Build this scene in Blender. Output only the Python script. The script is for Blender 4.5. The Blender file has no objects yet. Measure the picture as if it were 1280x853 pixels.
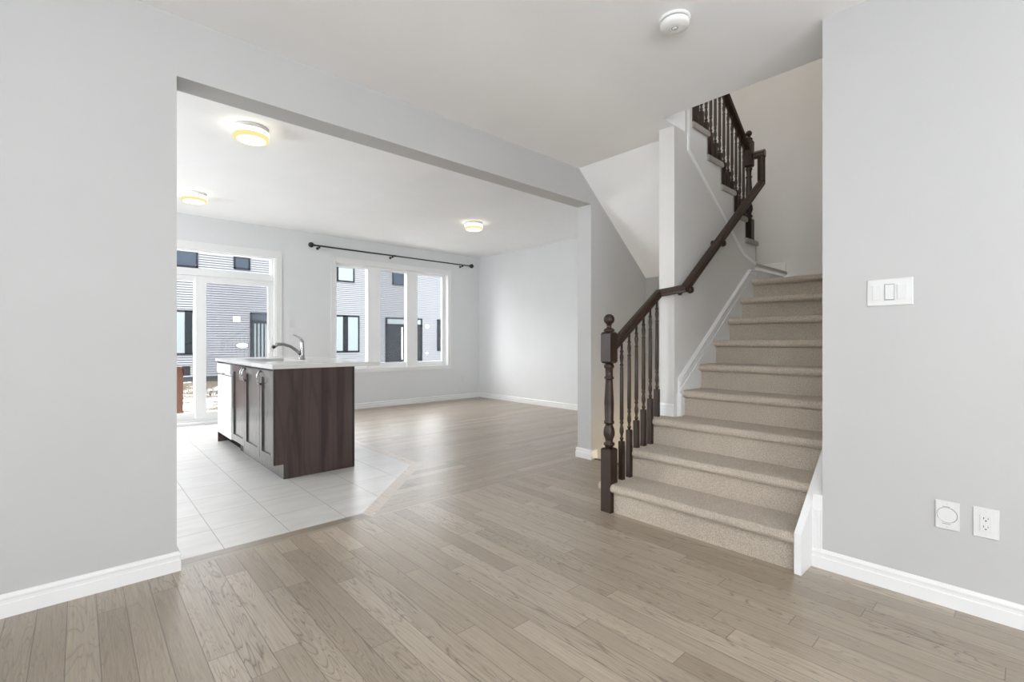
import bpy, bmesh, math, random
from mathutils import Vector, Matrix
random.seed(7)
SC = bpy.context.scene
COL = SC.collection

# ------------------------------------------------------------------ camera, world, big lights, exposure
cam_d = bpy.data.cameras.new('camera'); cam = bpy.data.objects.new('camera', cam_d); COL.objects.link(cam)
cam.location = (0, 0, 1.1328); cam.rotation_euler = (math.pi/2, 0, -0.7395)
cam_d.sensor_width = 36; cam_d.lens = 594.39/1280*36; cam_d.clip_start = .05; cam_d.clip_end = 200
SC.camera = cam
WORLD_STRENGTH = 9.0
SUN_STRENGTH = 5.0
FRONT_WINDOW_W = 8
WEST_WINDOW_W = 22
KITCHEN_FILL_W = 95
LAMP_EMISSION = 5.5
HALL_LAMP_W = 24
BASEMENT_LAMP_W = 11
ROOM_DOWNLIGHT_W = 22; UPLIGHT_W = 62
SC.view_settings.view_transform = 'Standard'; SC.view_settings.look = 'None'
SC.view_settings.gamma = 1; SC.view_settings.use_curve_mapping = False
SC.view_settings.exposure = 0.0
SC.cycles.use_denoising = True
SC.cycles.max_bounces = 10; SC.cycles.diffuse_bounces = 6; SC.cycles.glossy_bounces = 4
SC.cycles.transparent_max_bounces = 12; SC.cycles.sample_clamp_indirect = 8

world = bpy.data.worlds.new('overcast_sky'); SC.world = world; world.use_nodes = True
wn = world.node_tree; wn.nodes.clear()
wo = wn.nodes.new('ShaderNodeOutputWorld'); wb = wn.nodes.new('ShaderNodeBackground')
wt = wn.nodes.new('ShaderNodeTexCoord'); wx = wn.nodes.new('ShaderNodeSeparateXYZ'); wr = wn.nodes.new('ShaderNodeValToRGB')
wn.links.new(wt.outputs['Generated'], wx.inputs[0]); wn.links.new(wx.outputs['Z'], wr.inputs[0])
wr.color_ramp.elements[0].position = 0.0; wr.color_ramp.elements[0].color = (.90, .95, 1, 1)
wr.color_ramp.elements[1].position = .8; wr.color_ramp.elements[1].color = (.97, .99, 1, 1)
wn.links.new(wr.outputs[0], wb.inputs[0]); wb.inputs[1].default_value = WORLD_STRENGTH
wn.links.new(wb.outputs[0], wo.inputs[0])

def area_light(name, loc, direction, sx, sy, watts, color=(1, 1, 1), portal=False):
    d = bpy.data.lights.new(name, 'AREA'); d.shape = 'RECTANGLE'; d.size = sx; d.size_y = sy
    d.energy = watts; d.color = color
    if portal: d.cycles.is_portal = True
    o = bpy.data.objects.new(name, d); COL.objects.link(o); o.location = loc
    o.rotation_euler = Vector(direction).to_track_quat('-Z', 'Y').to_euler()
    return o
# daylight at windows assumed behind the camera, plus an unseen kitchen window added as fill
area_light('daylight_front_window', (.1, -2.66, 1.55), (0, 1, .9), 2.6, 1.6, FRONT_WINDOW_W, (.96, .985, 1))
area_light('daylight_side_window', (-2.56, -.8, 1.55), (1, 0, .75), 2.2, 1.6, WEST_WINDOW_W, (.96, .985, 1))
area_light('added_kitchen_fill', (-2.56, 5.4, 1.55), (1, 0, .9), 2.0, 1.3, KITCHEN_FILL_W, (.95, .98, 1))
area_light('window_portal', (4.147, 7.73, 1.54), (0, -1, 0), 2.2, 1.76, 1, portal=True)
area_light('door_portal', (1.26, 7.73, 1.2), (0, -1, 0), 1.82, 2.36, 1, portal=True)
def point_light(name, loc, watts, color, r=.06):
    d = bpy.data.lights.new(name, 'POINT'); d.energy = watts; d.color = color; d.shadow_soft_size = r
    o = bpy.data.objects.new(name, d); COL.objects.link(o); o.location = loc; return o
sun_d = bpy.data.lights.new('veiled_sun', 'SUN'); sun_d.energy = SUN_STRENGTH; sun_d.angle = math.radians(50); sun_d.color = (1, .99, .97)
sun = bpy.data.objects.new('veiled_sun', sun_d); COL.objects.link(sun); sun.rotation_euler = Vector((.62, -.72, -.52)).to_track_quat('-Z', 'Y').to_euler()
area_light('added_room_downlight', (-.3, -.9, 2.62), (0, 0, -1), .3, .3, ROOM_DOWNLIGHT_W, (1, .97, .92))  # unseen downlight, added to light the treads and floor from above
area_light('added_ceiling_uplight', (-1.7, -1.7, 1.75), (.35, .3, 1), .35, .35, UPLIGHT_W, (.90, .955, 1))  # unseen uplight added to brighten the front ceiling; no lamp stands here
point_light('upstairs_hall_bulb', (3.3, 2.3, 5.1), HALL_LAMP_W, (1, .80, .56), .12)
point_light('basement_stair_bulb', (4.32, 2.15, -.12), BASEMENT_LAMP_W, (1, .80, .52), .10)

# ------------------------------------------------------------------ constants of the house (metres)
YW, YB, YF, XFAR, XR, ZB, HF, HB = 2.848, 3.013, 7.575, 6.017, 2.744, 2.4416, 2.74, 2.82
XO0, XO1 = .359, 3.62            # wide opening
XW = -2.6; YS = -2.7             # unseen ends of the rooms
YH = 1.80                        # handrail wall
XE = 5.74                        # end wall of the stair well

# ------------------------------------------------------------------ material toolkit
class NG:
    def __init__(s, name):
        s.m = bpy.data.materials.new(name); s.m.use_nodes = True; s.t = s.m.node_tree; s.t.nodes.clear()
        s.out = s.t.nodes.new('ShaderNodeOutputMaterial')
    def n(s, typ, **k):
        nd = s.t.nodes.new(typ)
        for a, v in k.items(): setattr(nd, a, v)
        return nd
    def set(s, inp, v):
        if hasattr(v, 'node'): s.t.links.new(v, inp)
        elif isinstance(v, (tuple, list)) and inp.type == 'RGBA' and len(v) == 3: inp.default_value = (*v, 1)
        else: inp.default_value = v
    def math(s, op, a, b=0, c=None):
        nd = s.n('ShaderNodeMath', operation=op); s.set(nd.inputs[0], a); s.set(nd.inputs[1], b)
        if c is not None: s.set(nd.inputs[2], c)
        return nd.outputs[0]
    def pos(s):
        g = s.n('ShaderNodeNewGeometry'); x = s.n('ShaderNodeSeparateXYZ'); s.t.links.new(g.outputs['Position'], x.inputs[0])
        return g.outputs['Position'], x.outputs[0], x.outputs[1], x.outputs[2]
    def xyz(s, x, y, z):
        c = s.n('ShaderNodeCombineXYZ'); s.set(c.inputs[0], x); s.set(c.inputs[1], y); s.set(c.inputs[2], z); return c.outputs[0]
    def noise(s, vec, scale, detail=3, rough=.5, dist=0):
        nd = s.n('ShaderNodeTexNoise'); s.set(nd.inputs['Vector'], vec); s.set(nd.inputs['Scale'], scale)
        s.set(nd.inputs['Detail'], detail); s.set(nd.inputs['Roughness'], rough); s.set(nd.inputs['Distortion'], dist); return nd.outputs[0]
    def white(s, vec):
        nd = s.n('ShaderNodeTexWhiteNoise', noise_dimensions='3D'); s.set(nd.inputs['Vector'], vec); return nd.outputs['Value']
    def ramp(s, f, stops):
        nd = s.n('ShaderNodeValToRGB'); s.set(nd.inputs[0], f); e = nd.color_ramp.elements
        e[0].position, e[0].color = stops[0][0], (*stops[0][1], 1); e[1].position, e[1].color = stops[-1][0], (*stops[-1][1], 1)
        for p, c in stops[1:-1]:
            q = e.new(p); q.color = (*c, 1)
        return nd.outputs[0]
    def mix(s, f, a, b, bt='MIX'):
        nd = s.n('ShaderNodeMix', data_type='RGBA', blend_type=bt); s.set(nd.inputs[0], f); s.set(nd.inputs[6], a); s.set(nd.inputs[7], b); return nd.outputs[2]
    def bump(s, h, strength, dist=.002):
        nd = s.n('ShaderNodeBump'); s.set(nd.inputs['Height'], h); nd.inputs['Strength'].default_value = strength; nd.inputs['Distance'].default_value = dist; return nd.outputs[0]
    def bsdf(s, color, rough=.5, metal=0, spec=.5, normal=None, coat=0, coat_rough=.2, sheen=0, emis=None, estr=0):
        b = s.n('ShaderNodeBsdfPrincipled'); s.set(b.inputs['Base Color'], color); s.set(b.inputs['Roughness'], rough); s.set(b.inputs['Metallic'], metal)
        b.inputs['Specular IOR Level'].default_value = spec; b.inputs['Coat Weight'].default_value = coat; b.inputs['Coat Roughness'].default_value = coat_rough
        if sheen: b.inputs['Sheen Weight'].default_value = sheen
        if normal is not None: s.set(b.inputs['Normal'], normal)
        if emis: s.set(b.inputs['Emission Color'], emis); b.inputs['Emission Strength'].default_value = estr
        s.t.links.new(b.outputs[0], s.out.inputs[0]); return s.m

def paint(name, col, rough=.6, spec=.3, grain=.06, scale=350, spread=.03):
    g = NG(name); p, x, y, z = g.pos()
    n1 = g.noise(p, 3.0, 2); c = g.mix(n1, tuple(v*(1-spread) for v in col), tuple(min(1, v*(1+spread)) for v in col))
    return g.bsdf(c, rough, spec=spec, normal=g.bump(g.noise(p, scale, 2), grain, .001))

def planks(name, along, pitch, off, tint=1.0):
    g = NG(name); p, x, y, z = g.pos()
    u, v = (x, y) if along == 'Y' else (y, x)
    uu = g.math('DIVIDE', g.math('SUBTRACT', u, off), pitch); row = g.math('FLOOR', uu); fu = g.math('FRACT', uu)
    r1 = g.white(g.xyz(row, 3.7, 1.1)); r2 = g.white(g.xyz(row, 9.2, 5.5))
    L = g.math('ADD', .75, g.math('MULTIPLY', r2, .55))
    vv = g.math('ADD', g.math('DIVIDE', v, L), g.math('MULTIPLY', r1, 17.0)); colr = g.math('FLOOR', vv); fv = g.math('FRACT', vv)
    rid = g.white(g.xyz(row, colr, .5)); rid2 = g.white(g.xyz(row, colr, 7.5)); rid3 = g.white(g.xyz(row, colr, 3.3))
    # cathedral grain: rings of a tilted log cut by the board
    gu = g.math('MULTIPLY', g.math('SUBTRACT', u, g.math('MULTIPLY', row, pitch)), 1.0)
    vec = g.xyz(g.math('MULTIPLY', gu, 16.0), g.math('ADD', g.math('MULTIPLY', v, 1.35), g.math('MULTIPLY', rid, 60.0)), g.math('MULTIPLY', rid2, 30.0))
    big = g.noise(vec, 1.0, 2.0, .55, .6)
    rings = g.math('ABSOLUTE', g.math('SINE', g.math('MULTIPLY', big, g.math('ADD', 26.0, g.math('MULTIPLY', rid3, 34.0)))))
    ringline = g.math('POWER', g.math('SUBTRACT', 1.0, rings), 4.0)
    fine = g.noise(g.xyz(g.math('MULTIPLY', gu, 150.0), g.math('ADD', g.math('MULTIPLY', v, 4.0), g.math('MULTIPLY', rid, 31.0)), 0.0), 1.0, 3, .6)
    pore = g.noise(g.xyz(g.math('MULTIPLY', gu, 420.0), g.math('ADD', g.math('MULTIPLY', v, 22.0), g.math('MULTIPLY', rid, 31.0)), 0.0), 1.0, 2, .6)
    base = g.ramp(rid2, [(0, (.250*tint, .202*tint, .150*tint)), (.35, (.30*tint, .248*tint, .188*tint)), (.7, (.335*tint, .280*tint, .216*tint)), (1, (.39*tint, .33*tint, .26*tint))])
    base = g.mix(g.math('MULTIPLY', ringline, g.math('ADD', .15, g.math('MULTIPLY', g.math('POWER', rid, 1.5), .8))), base, (.105, .075, .052))
    base = g.mix(g.math('MULTIPLY', g.ramp(fine, [(.36, (0, 0, 0)), (.64, (1, 1, 1))]), .55), base, g.mix(.6, base, (.14, .108, .08)))
    base = g.mix(g.math('MULTIPLY', g.math('GREATER_THAN', pore, .60), .22), base, (.42, .36, .29))
    # seams
    du = g.math('MULTIPLY', g.math('MINIMUM', fu, g.math('SUBTRACT', 1.0, fu)), pitch)
    dv = g.math('MULTIPLY', g.math('MINIMUM', fv, g.math('SUBTRACT', 1.0, fv)), L)
    d = g.math('MINIMUM', du, dv); seam = g.math('SUBTRACT', 1.0, g.math('MINIMUM', 1.0, g.math('DIVIDE', d, .0021)))
    base = g.mix(g.math('MULTIPLY', seam, .85), base, (.05, .04, .03))
    h = g.math('SUBTRACT', g.math('MULTIPLY', fine, .35), g.math('ADD', g.math('MULTIPLY', seam, 2.0), g.math('MULTIPLY', ringline, .5)))
    rough = g.math('ADD', .30, g.math('MULTIPLY', fine, .10))
    return g.bsdf(base, rough, spec=1.0, normal=g.bump(h, .12, .001))

def tiles(name):
    g = NG(name); p, x, y, z = g.pos()
    P = .341
    ux = g.math('DIVIDE', g.math('SUBTRACT', x, .589), P); uy = g.math('DIVIDE', g.math('SUBTRACT', y, 3.316), .346)
    fx, fy = g.math('FRACT', ux), g.math('FRACT', uy); idv = g.white(g.xyz(g.math('FLOOR', ux), g.math('FLOOR', uy), 0.0))
    dx = g.math('MULTIPLY', g.math('MINIMUM', fx, g.math('SUBTRACT', 1.0, fx)), P); dy = g.math('MULTIPLY', g.math('MINIMUM', fy, g.math('SUBTRACT', 1.0, fy)), P)
    seam = g.math('LESS_THAN', g.math('MINIMUM', dx, dy), .0019)
    cl = g.noise(g.xyz(g.math('MULTIPLY', x, 2.0), g.math('ADD', g.math('MULTIPLY', y, 7.0), g.math('MULTIPLY', idv, 20.0)), 0.0), 1.5, 5, .6)
    c = g.ramp(cl, [(.3, (.47, .455, .43)), (.7, (.55, .54, .52))])
    c = g.mix(g.math('MULTIPLY', idv, .25), c, (.50, .48, .445))
    c = g.mix(seam, c, (.30, .29, .275))
    return g.bsdf(c, g.mix(seam, (.33, .33, .33), (.8, .8, .8)), spec=.5, normal=g.bump(g.math('SUBTRACT', 1.0, seam), .3, .001))

def carpet(name, c0, c1):
    g = NG(name); p, x, y, z = g.pos()
    a = g.noise(p, 6, 3, .6); b = g.noise(p, 175, 3, .7); d = g.noise(p, 600, 2, .6)
    c = g.mix(a, c0, c1)
    tuft = g.ramp(b, [(.36, (.50, .475, .445)), (.62, (1.06, 1.06, 1.06))]); c = g.mix(.75, c, tuft, 'MULTIPLY')
    h = g.math('ADD', b, g.math('MULTIPLY', d, .4))
    return g.bsdf(c, .95, spec=.1, sheen=.2, normal=g.bump(h, 1.0, .012))

def dark_wood(name, c0, c1, rough=.28, axis='Z', scale=1.0, contrast=1.0, coat=.15):
    g = NG(name); p, x, y, z = g.pos()
    oi = g.n('ShaderNodeObjectInfo'); rnd = g.math('MULTIPLY', oi.outputs['Random'], 20.0)
    a, b, l = (x, y, z) if axis == 'Z' else ((y, z, x) if axis == 'X' else (x, z, y))
    v = g.xyz(g.math('ADD', g.math('MULTIPLY', a, 9.0*scale), rnd), g.math('MULTIPLY', b, 9.0*scale), g.math('MULTIPLY', l, .85*scale))
    big = g.noise(v, 1.0, 2, .5, .5)
    rings = g.math('POWER', g.math('SUBTRACT', 1.0, g.math('ABSOLUTE', g.math('SINE', g.math('MULTIPLY', big, 30.0)))), 2.0)
    fine = g.noise(g.xyz(g.math('MULTIPLY', a, 170.0), g.math('MULTIPLY', b, 170.0), g.math('MULTIPLY', l, 5.0)), 1.0, 3, .6)
    f = g.math('MULTIPLY', g.math('ADD', g.math('MULTIPLY', rings, .5), g.math('MULTIPLY', fine, .6)), contrast)
    return g.bsdf(g.mix(f, c1, c0), g.math('ADD', rough, g.math('MULTIPLY', fine, .12)), spec=.4, coat=coat, normal=g.bump(fine, .08, .001))

def metal(name, col, rough):
    g = NG(name); p, x, y, z = g.pos(); n = g.noise(p, 60, 2)
    return g.bsdf(col, g.math('ADD', rough, g.math('MULTIPLY', n, .06)), metal=1)

def plain(name, col, rough=.4, spec=.5, coat=0):
    g = NG(name); p, x, y, z = g.pos(); n = g.noise(p, 40, 2)
    return g.bsdf(g.mix(n, tuple(v*.97 for v in col), tuple(min(1, v*1.02) for v in col)), rough, spec=spec, coat=coat)

def emit(name, col, strength):
    g = NG(name); p, x, y, z = g.pos(); n = g.noise(p, 12, 1)
    e = g.n('ShaderNodeEmission'); g.set(e.inputs[0], g.mix(n, col, tuple(min(1, v*1.02) for v in col))); e.inputs[1].default_value = strength
    g.t.links.new(e.outputs[0], g.out.inputs[0]); return g.m

def clear_glass(name, tint=(1, 1, 1), ref=1.0):
    g = NG(name); tr = g.n('ShaderNodeBsdfTransparent'); g.set(tr.inputs[0], tint); gl = g.n('ShaderNodeBsdfGlossy'); gl.inputs['Roughness'].default_value = .01
    fr = g.n('ShaderNodeLayerWeight'); fr.inputs[0].default_value = .5; mx = g.n('ShaderNodeMixShader')
    g.set(mx.inputs[0], g.math('MULTIPLY', g.math('ADD', .035, g.math('MULTIPLY', g.math('POWER', fr.outputs['Facing'], 5.0), .965)), ref)); g.t.links.new(tr.outputs[0], mx.inputs[1]); g.t.links.new(gl.outputs[0], mx.inputs[2])
    g.t.links.new(mx.outputs[0], g.out.inputs[0]); return g.m

def gauze(name, cover, col):
    g = NG(name); tr = g.n('ShaderNodeBsdfTransparent'); df = g.n('ShaderNodeBsdfDiffuse'); g.set(df.inputs[0], col); mx = g.n('ShaderNodeMixShader')
    p, x, y, z = g.pos(); n = g.noise(p, 30, 1); g.set(mx.inputs[0], g.math('ADD', cover-.01, g.math('MULTIPLY', n, .02)))
    g.t.links.new(tr.outputs[0], mx.inputs[1]); g.t.links.new(df.outputs[0], mx.inputs[2]); g.t.links.new(mx.outputs[0], g.out.inputs[0]); return g.m

def brown_house_glass(name, col, rough=.06):
    g = NG(name); p, x, y, z = g.pos(); n = g.noise(p, 1.2, 3)
    return g.bsdf(g.mix(n, tuple(v*.7 for v in col), tuple(v*1.3 for v in col)), rough, spec=.12)

def yard_mat(name):
    g = NG(name); p, x, y, z = g.pos()
    a = g.noise(p, .55, 4, .65); b = g.noise(p, 9, 4, .7)
    f = g.ramp(g.math('ADD', a, g.math('MULTIPLY', g.math('SUBTRACT', b, .5), .35)), [(.50, (0, 0, 0)), (.58, (1, 1, 1))])
    br = g.mix(b, (.035, .028, .018), (.15, .125, .09))
    return g.bsdf(g.mix(f, br, (.82, .84, .87)), .9, spec=.2, normal=g.bump(b, .6, .05))

M = {}
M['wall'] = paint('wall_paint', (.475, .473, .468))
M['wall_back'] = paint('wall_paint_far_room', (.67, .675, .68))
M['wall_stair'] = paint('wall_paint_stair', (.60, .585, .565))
M['ceil'] = paint('ceiling_paint', (.86, .86, .865), .8, .2, .25, 160)
M['ceil_smooth'] = paint('kitchen_ceiling_paint', (.88, .88, .88), .7, .2, .03, 160)
M['ceil_tex'] = paint('living_ceiling_texture', (.87, .87, .87), .9, .1, .6, 110)
M['trim'] = paint('white_trim_paint', (.74, .74, .735), .35, .5, .02, 200, .01)
M['vinyl'] = paint('white_window_vinyl', (.80, .80, .80), .35, .5, .02, 200, .01)
M['wood_front'] = planks('oak_boards_front', 'Y', .0926, .0584, 1.14)
M['wood_back'] = planks('oak_boards_back', 'X', .0926, .012, 1.14)
M['strip_x'] = planks('oak_border_lengthwise', 'X', .4, .1, .8)
M['strip_y'] = planks('oak_border_glare_tint', 'Y', .4, .05, 1.45)  # raised tint paints the glare on the angled and crosswise strips
M['tile'] = tiles('pale_floor_tile')
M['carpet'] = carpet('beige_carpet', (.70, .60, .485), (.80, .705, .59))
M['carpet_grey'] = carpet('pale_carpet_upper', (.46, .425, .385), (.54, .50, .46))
M['stairwood'] = dark_wood('espresso_stair_wood', (.036, .018, .011), (.014, .008, .005), .36, 'Z', 1.0, 1.0, 0)
M['railwood'] = dark_wood('espresso_rail_wood', (.042, .021, .012), (.017, .0095, .006), .36, 'X', 1.0, 1.0, 0)
def veneer(name):
    g = NG(name); p, x, y, z = g.pos()
    v = g.xyz(g.math('MULTIPLY', x, 5.5), g.math('MULTIPLY', y, 5.5), g.math('MULTIPLY', z, .42)); big = g.noise(v, 1.0, 1, .4, .15)
    rings = g.math('POWER', g.math('SUBTRACT', 1.0, g.math('ABSOLUTE', g.math('SINE', g.math('MULTIPLY', big, 42.0)))), 2.2)
    fine = g.noise(g.xyz(g.math('MULTIPLY', x, 230.0), g.math('MULTIPLY', y, 230.0), g.math('MULTIPLY', z, 5.0)), 1.0, 3, .65)
    band = g.noise(g.xyz(g.math('MULTIPLY', x, 15.0), g.math('MULTIPLY', y, 15.0), g.math('ADD', g.math('MULTIPLY', z, .8), 4.0)), 1.0, 2, .5)
    c = g.mix(g.noise(p, 2.3, 2), (.075, .053, .048), (.090, .055, .047))
    c = g.mix(g.math('MULTIPLY', rings, .40), c, (.022, .016, .016))
    c = g.mix(g.ramp(band, [(.52, (0, 0, 0)), (.68, (.8, .8, .8))]), c, (.018, .013, .013))
    c = g.mix(g.math('MULTIPLY', fine, .6), c, (.026, .019, .018))
    return g.bsdf(c, .36, spec=.4, normal=g.bump(fine, .06, .001))
M['cab'] = veneer('espresso_veneer')
M['cabdoor'] = dark_wood('espresso_cabinet_door', (.045, .034, .030), (.022, .018, .017), .20, 'Z', .8, .7, 1.0)
M['cabdark'] = plain('dark_cabinet_edge', (.016, .013, .013), .35)
M['black'] = plain('black_metal', (.012, .012, .013), .35)
M['gap'] = plain('dark_gap', (.01, .01, .01), .8, .1)
M['counter'] = paint('white_quartz', (.60, .597, .59), .18, .5, .0, 200, .05)
M['steel'] = metal('brushed_steel', (.55, .55, .55), .28)
M['chrome'] = metal('chrome', (.40, .40, .40), .16)
M['nickel'] = metal('nickel_pull', (.62, .61, .60), .22)
M['white'] = plain('white_enamel', (.80, .81, .82), .22)
M['plate'] = plain('white_wall_plate', (.66, .66, .655), .35)
M['plate_shadow'] = plain('grey_plate_shadow_detail', (.30, .30, .30), .5)
M['smoke'] = plain('white_detector_plastic', (.83, .83, .82), .4)
M['lamp_pan'] = plain('white_lamp_pan', (.80, .80, .80), .4)
M['lamp_glow'] = emit('lamp_opal_glass', (1, .93, .80), LAMP_EMISSION)
M['lamp_amber'] = emit('lamp_amber_band', (1, .70, .32), 1.2)
M['glass'] = clear_glass('window_glass')
M['screen'] = gauze('insect_screen', .18, (.16, .17, .20))
M['siding'] = paint('pale_grey_siding', (.148, .151, .161), .6, .3, .0, 100, .02)
M['hframe'] = plain('charcoal_window_frame', (.005, .0075, .0095), .6, .1)
M['hglass'] = brown_house_glass('slate_window_glass', (.018, .026, .038))
M['hdark'] = brown_house_glass('dark_door_glass', (.004, .0055, .007))
M['hpale'] = plain('pale_blind_and_reflection', (.135, .16, .162), .7)
M['hpale2'] = plain('pale_slat_blind', (.11, .135, .135), .7)
M['hwhite'] = plain('white_house_fitting', (.80, .80, .82), .5)
M['found'] = paint('grey_foundation', (.035, .036, .038), .9, .2, .3, 20, .1)
M['yard'] = yard_mat('patchy_snow_and_dead_grass')
M['tuft'] = plain('dead_grass_blades', (.085, .062, .036), .9, .1)
M['deck'] = dark_wood('red_brown_deck_timber', (.105, .036, .016), (.05, .017, .009), .55, 'Z', 1.0, 1.0, 0)
M['nosing'] = plain('brown_floor_nosing', (.10, .065, .045), .5)

# ------------------------------------------------------------------ mesh toolkit
class MB:
    def __init__(s): s.v = []; s.f = []; s.mi = []; s.smooth = []
    def add(s, verts, faces, mi=0, smooth=False):
        o = len(s.v); s.v += [tuple(v) for v in verts]
        for f in faces: s.f.append([o+i for i in f]); s.mi.append(mi); s.smooth.append(smooth)
        return s
    def box(s, x0, x1, y0, y1, z0, z1, mi=0):
        x0, x1 = min(x0, x1), max(x0, x1); y0, y1 = min(y0, y1), max(y0, y1); z0, z1 = min(z0, z1), max(z0, z1)
        v = [(x0, y0, z0), (x1, y0, z0), (x1, y1, z0), (x0, y1, z0), (x0, y0, z1), (x1, y0, z1), (x1, y1, z1), (x0, y1, z1)]
        return s.add(v, [(3, 2, 1, 0), (4, 5, 6, 7), (0, 1, 5, 4), (1, 2, 6, 5), (2, 3, 7, 6), (3, 0, 4, 7)], mi)
    def prism(s, poly, axis, a0, a1, mi=0, smooth=False):
        # poly: 2-D points in the plane across 'axis' (X:(y,z)  Y:(x,z)  Z:(x,y))
        def p3(p, a): return {'X': (a, p[0], p[1]), 'Y': (p[0], a, p[1]), 'Z': (p[0], p[1], a)}[axis]
        n = len(poly); v = [p3(p, a0) for p in poly]+[p3(p, a1) for p in poly]
        s.add(v, [tuple(range(n))[::-1], tuple(range(n, 2*n))], mi)
        o = len(s.v)-2*n
        for i in range(n):
            j = (i+1) % n; s.f.append([o+i, o+j, o+n+j, o+n+i]); s.mi.append(mi); s.smooth.append(smooth)
        return s
    def lathe(s, prof, c, axis='Z', seg=20, mi=0, smooth=True):
        # prof: (radius, position along axis)
        v = []; f = []
        for r, h in prof:
            for k in range(seg):
                a = 2*math.pi*k/seg; ca, sa = r*math.cos(a), r*math.sin(a)
                v.append({'Z': (c[0]+ca, c[1]+sa, c[2]+h), 'X': (c[0]+h, c[1]+ca, c[2]+sa), 'Y': (c[0]+ca, c[1]+h, c[2]+sa)}[axis])
        for i in range(len(prof)-1):
            for k in range(seg):
                k2 = (k+1) % seg; f.append((i*seg+k, i*seg+k2, (i+1)*seg+k2, (i+1)*seg+k))
        s.add(v, f, mi, smooth)
        o = len(s.v)-len(v)
        if prof[0][0] > 1e-6: s.f.append([o+k for k in range(seg)][::-1]); s.mi.append(mi); s.smooth.append(False)
        if prof[-1][0] > 1e-6: s.f.append([o+(len(prof)-1)*seg+k for k in range(seg)]); s.mi.append(mi); s.smooth.append(False)
        return s
    def sweep(s, pts, prof, lat=None, mi=0, smooth=False, rad=None):
        # profile (u across, w up) carried along pts with mitred corners
        P = [Vector(p) for p in pts]; n = len(P); rings = []
        for i in range(n):
            t0 = (P[i]-P[i-1]).normalized() if i else (P[1]-P[0]).normalized()
            t1 = (P[i+1]-P[i]).normalized() if i < n-1 else t0
            t = (t0+t1).normalized()
            L = Vector(lat) if lat else Vector((0, 0, 1)).cross(t)
            if L.length < 1e-4: L = Vector((0, 1, 0))
            L = (L-t*L.dot(t)).normalized(); U = t.cross(L)
            k = 1/max(.35, t.dot(t1)); bis = (t1-t0)
            sc = rad[i] if rad else 1
            ring = []
            for u, w in prof:
                off = L*(u*sc)+U*(w*sc)
                if bis.length > 1e-4:
                    b = bis.normalized(); off += b*(off.dot(b)*(k-1))
                ring.append(P[i]+off)
            rings.append(ring)
        m = len(prof); v = [q for r in rings for q in r]; f = []
        for i in range(n-1):
            for j in range(m):
                j2 = (j+1) % m; f.append((i*m+j, i*m+j2, (i+1)*m+j2, (i+1)*m+j))
        s.add(v, f, mi, smooth); o = len(s.v)-len(v)
        s.f.append([o+j for j in range(m)][::-1]); s.mi.append(mi); s.smooth.append(False)
        s.f.append([o+(n-1)*m+j for j in range(m)]); s.mi.append(mi); s.smooth.append(False)
        return s
    def tube(s, pts, r, seg=10, mi=0, rad=None):
        return s.sweep(pts, [(r*math.cos(2*math.pi*k/seg), r*math.sin(2*math.pi*k/seg)) for k in range(seg)], None, mi, True, rad)
    def build(s, name, mats, parent=None, origin=None, bevel=0):
        if parent is not None:
            root = parent
            while root.parent: root = root.parent
            origin = root.location
        O = Vector(origin) if origin is not None else Vector((0, 0, 0))
        me = bpy.data.meshes.new(name); me.from_pydata([tuple(Vector(v)-O) for v in s.v], [], s.f)
        for i, pl in enumerate(me.polygons): pl.material_index = s.mi[i]; pl.use_smooth = s.smooth[i]
        for m in (mats if isinstance(mats, (list, tuple)) else [mats]): me.materials.append(m)
        b = bmesh.new(); b.from_mesh(me); bmesh.ops.recalc_face_normals(b, faces=b.faces); b.to_mesh(me); b.free()
        o = bpy.data.objects.new(name, me); COL.objects.link(o)
        if parent is not None: o.parent = parent
        else: o.location = O
        if bevel:
            md = o.modifiers.new('bevel', 'BEVEL'); md.width = bevel; md.segments = 2; md.limit_method = 'ANGLE'; md.angle_limit = math.radians(40)
        return o

def tag(o, label, cat, group=None, kind=None):
    o['label'] = label; o['category'] = cat
    if group: o['group'] = group
    if kind: o['kind'] = kind
    return o
def thing(name, loc, label, cat, group=None):
    o = bpy.data.objects.new(name, None); COL.objects.link(o); o.location = loc; o.empty_display_size = .1
    return tag(o, label, cat, group)
def struct(name, mb, mats, label=None, parent=None, bevel=0):
    o = mb.build(name, mats, parent, None, bevel); 
    if parent is None: o['kind'] = 'structure'
    if label: o['label'] = label
    return o
def copy_part(o, parent, dloc=(0, 0, 0)):
    c = o.copy(); COL.objects.link(c); c.parent = parent; c.location = Vector(o.location)+Vector(dloc); return c

# ------------------------------------------------------------------ room shell
# floor: hardwood, border strips and kitchen tile in one surface
fl = MB()
def flo(poly, mi, z=0.0): fl.prism(poly, 'Z', z-.05, z, mi)
TI = [(XW, 2.969), (1.376, 2.969), (2.246, 3.842), (2.246, YF+.17), (XW, YF+.17)]
flo([(XW, YS), (XR+.2, YS), (XR+.2, 2.862), (XW, 2.862)], 0)
flo([(XW, 2.862), (1.398, 2.862), (1.376, 2.969), (XW, 2.969)], 2)
flo([(1.398, 2.862), (2.338, 3.803), (2.246, 3.842), (1.376, 2.969)], 3)
flo([(2.246, 3.842), (2.338, 3.803), (2.338, YF+.17), (2.246, YF+.17)], 3)
flo(TI, 4)
flo([(1.398, 2.862), (XFAR, 2.862), (XFAR, YF+.02), (2.338, YF+.02), (2.338, 3.803)], 1)
flo([(XR+.2, 1.93), (3.66, 1.93), (3.66, 2.862), (XR+.2, 2.862)], 0)
struct('floor', fl, [M['wood_front'], M['wood_back'], M['strip_x'], M['strip_y'], M['tile']])

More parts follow.
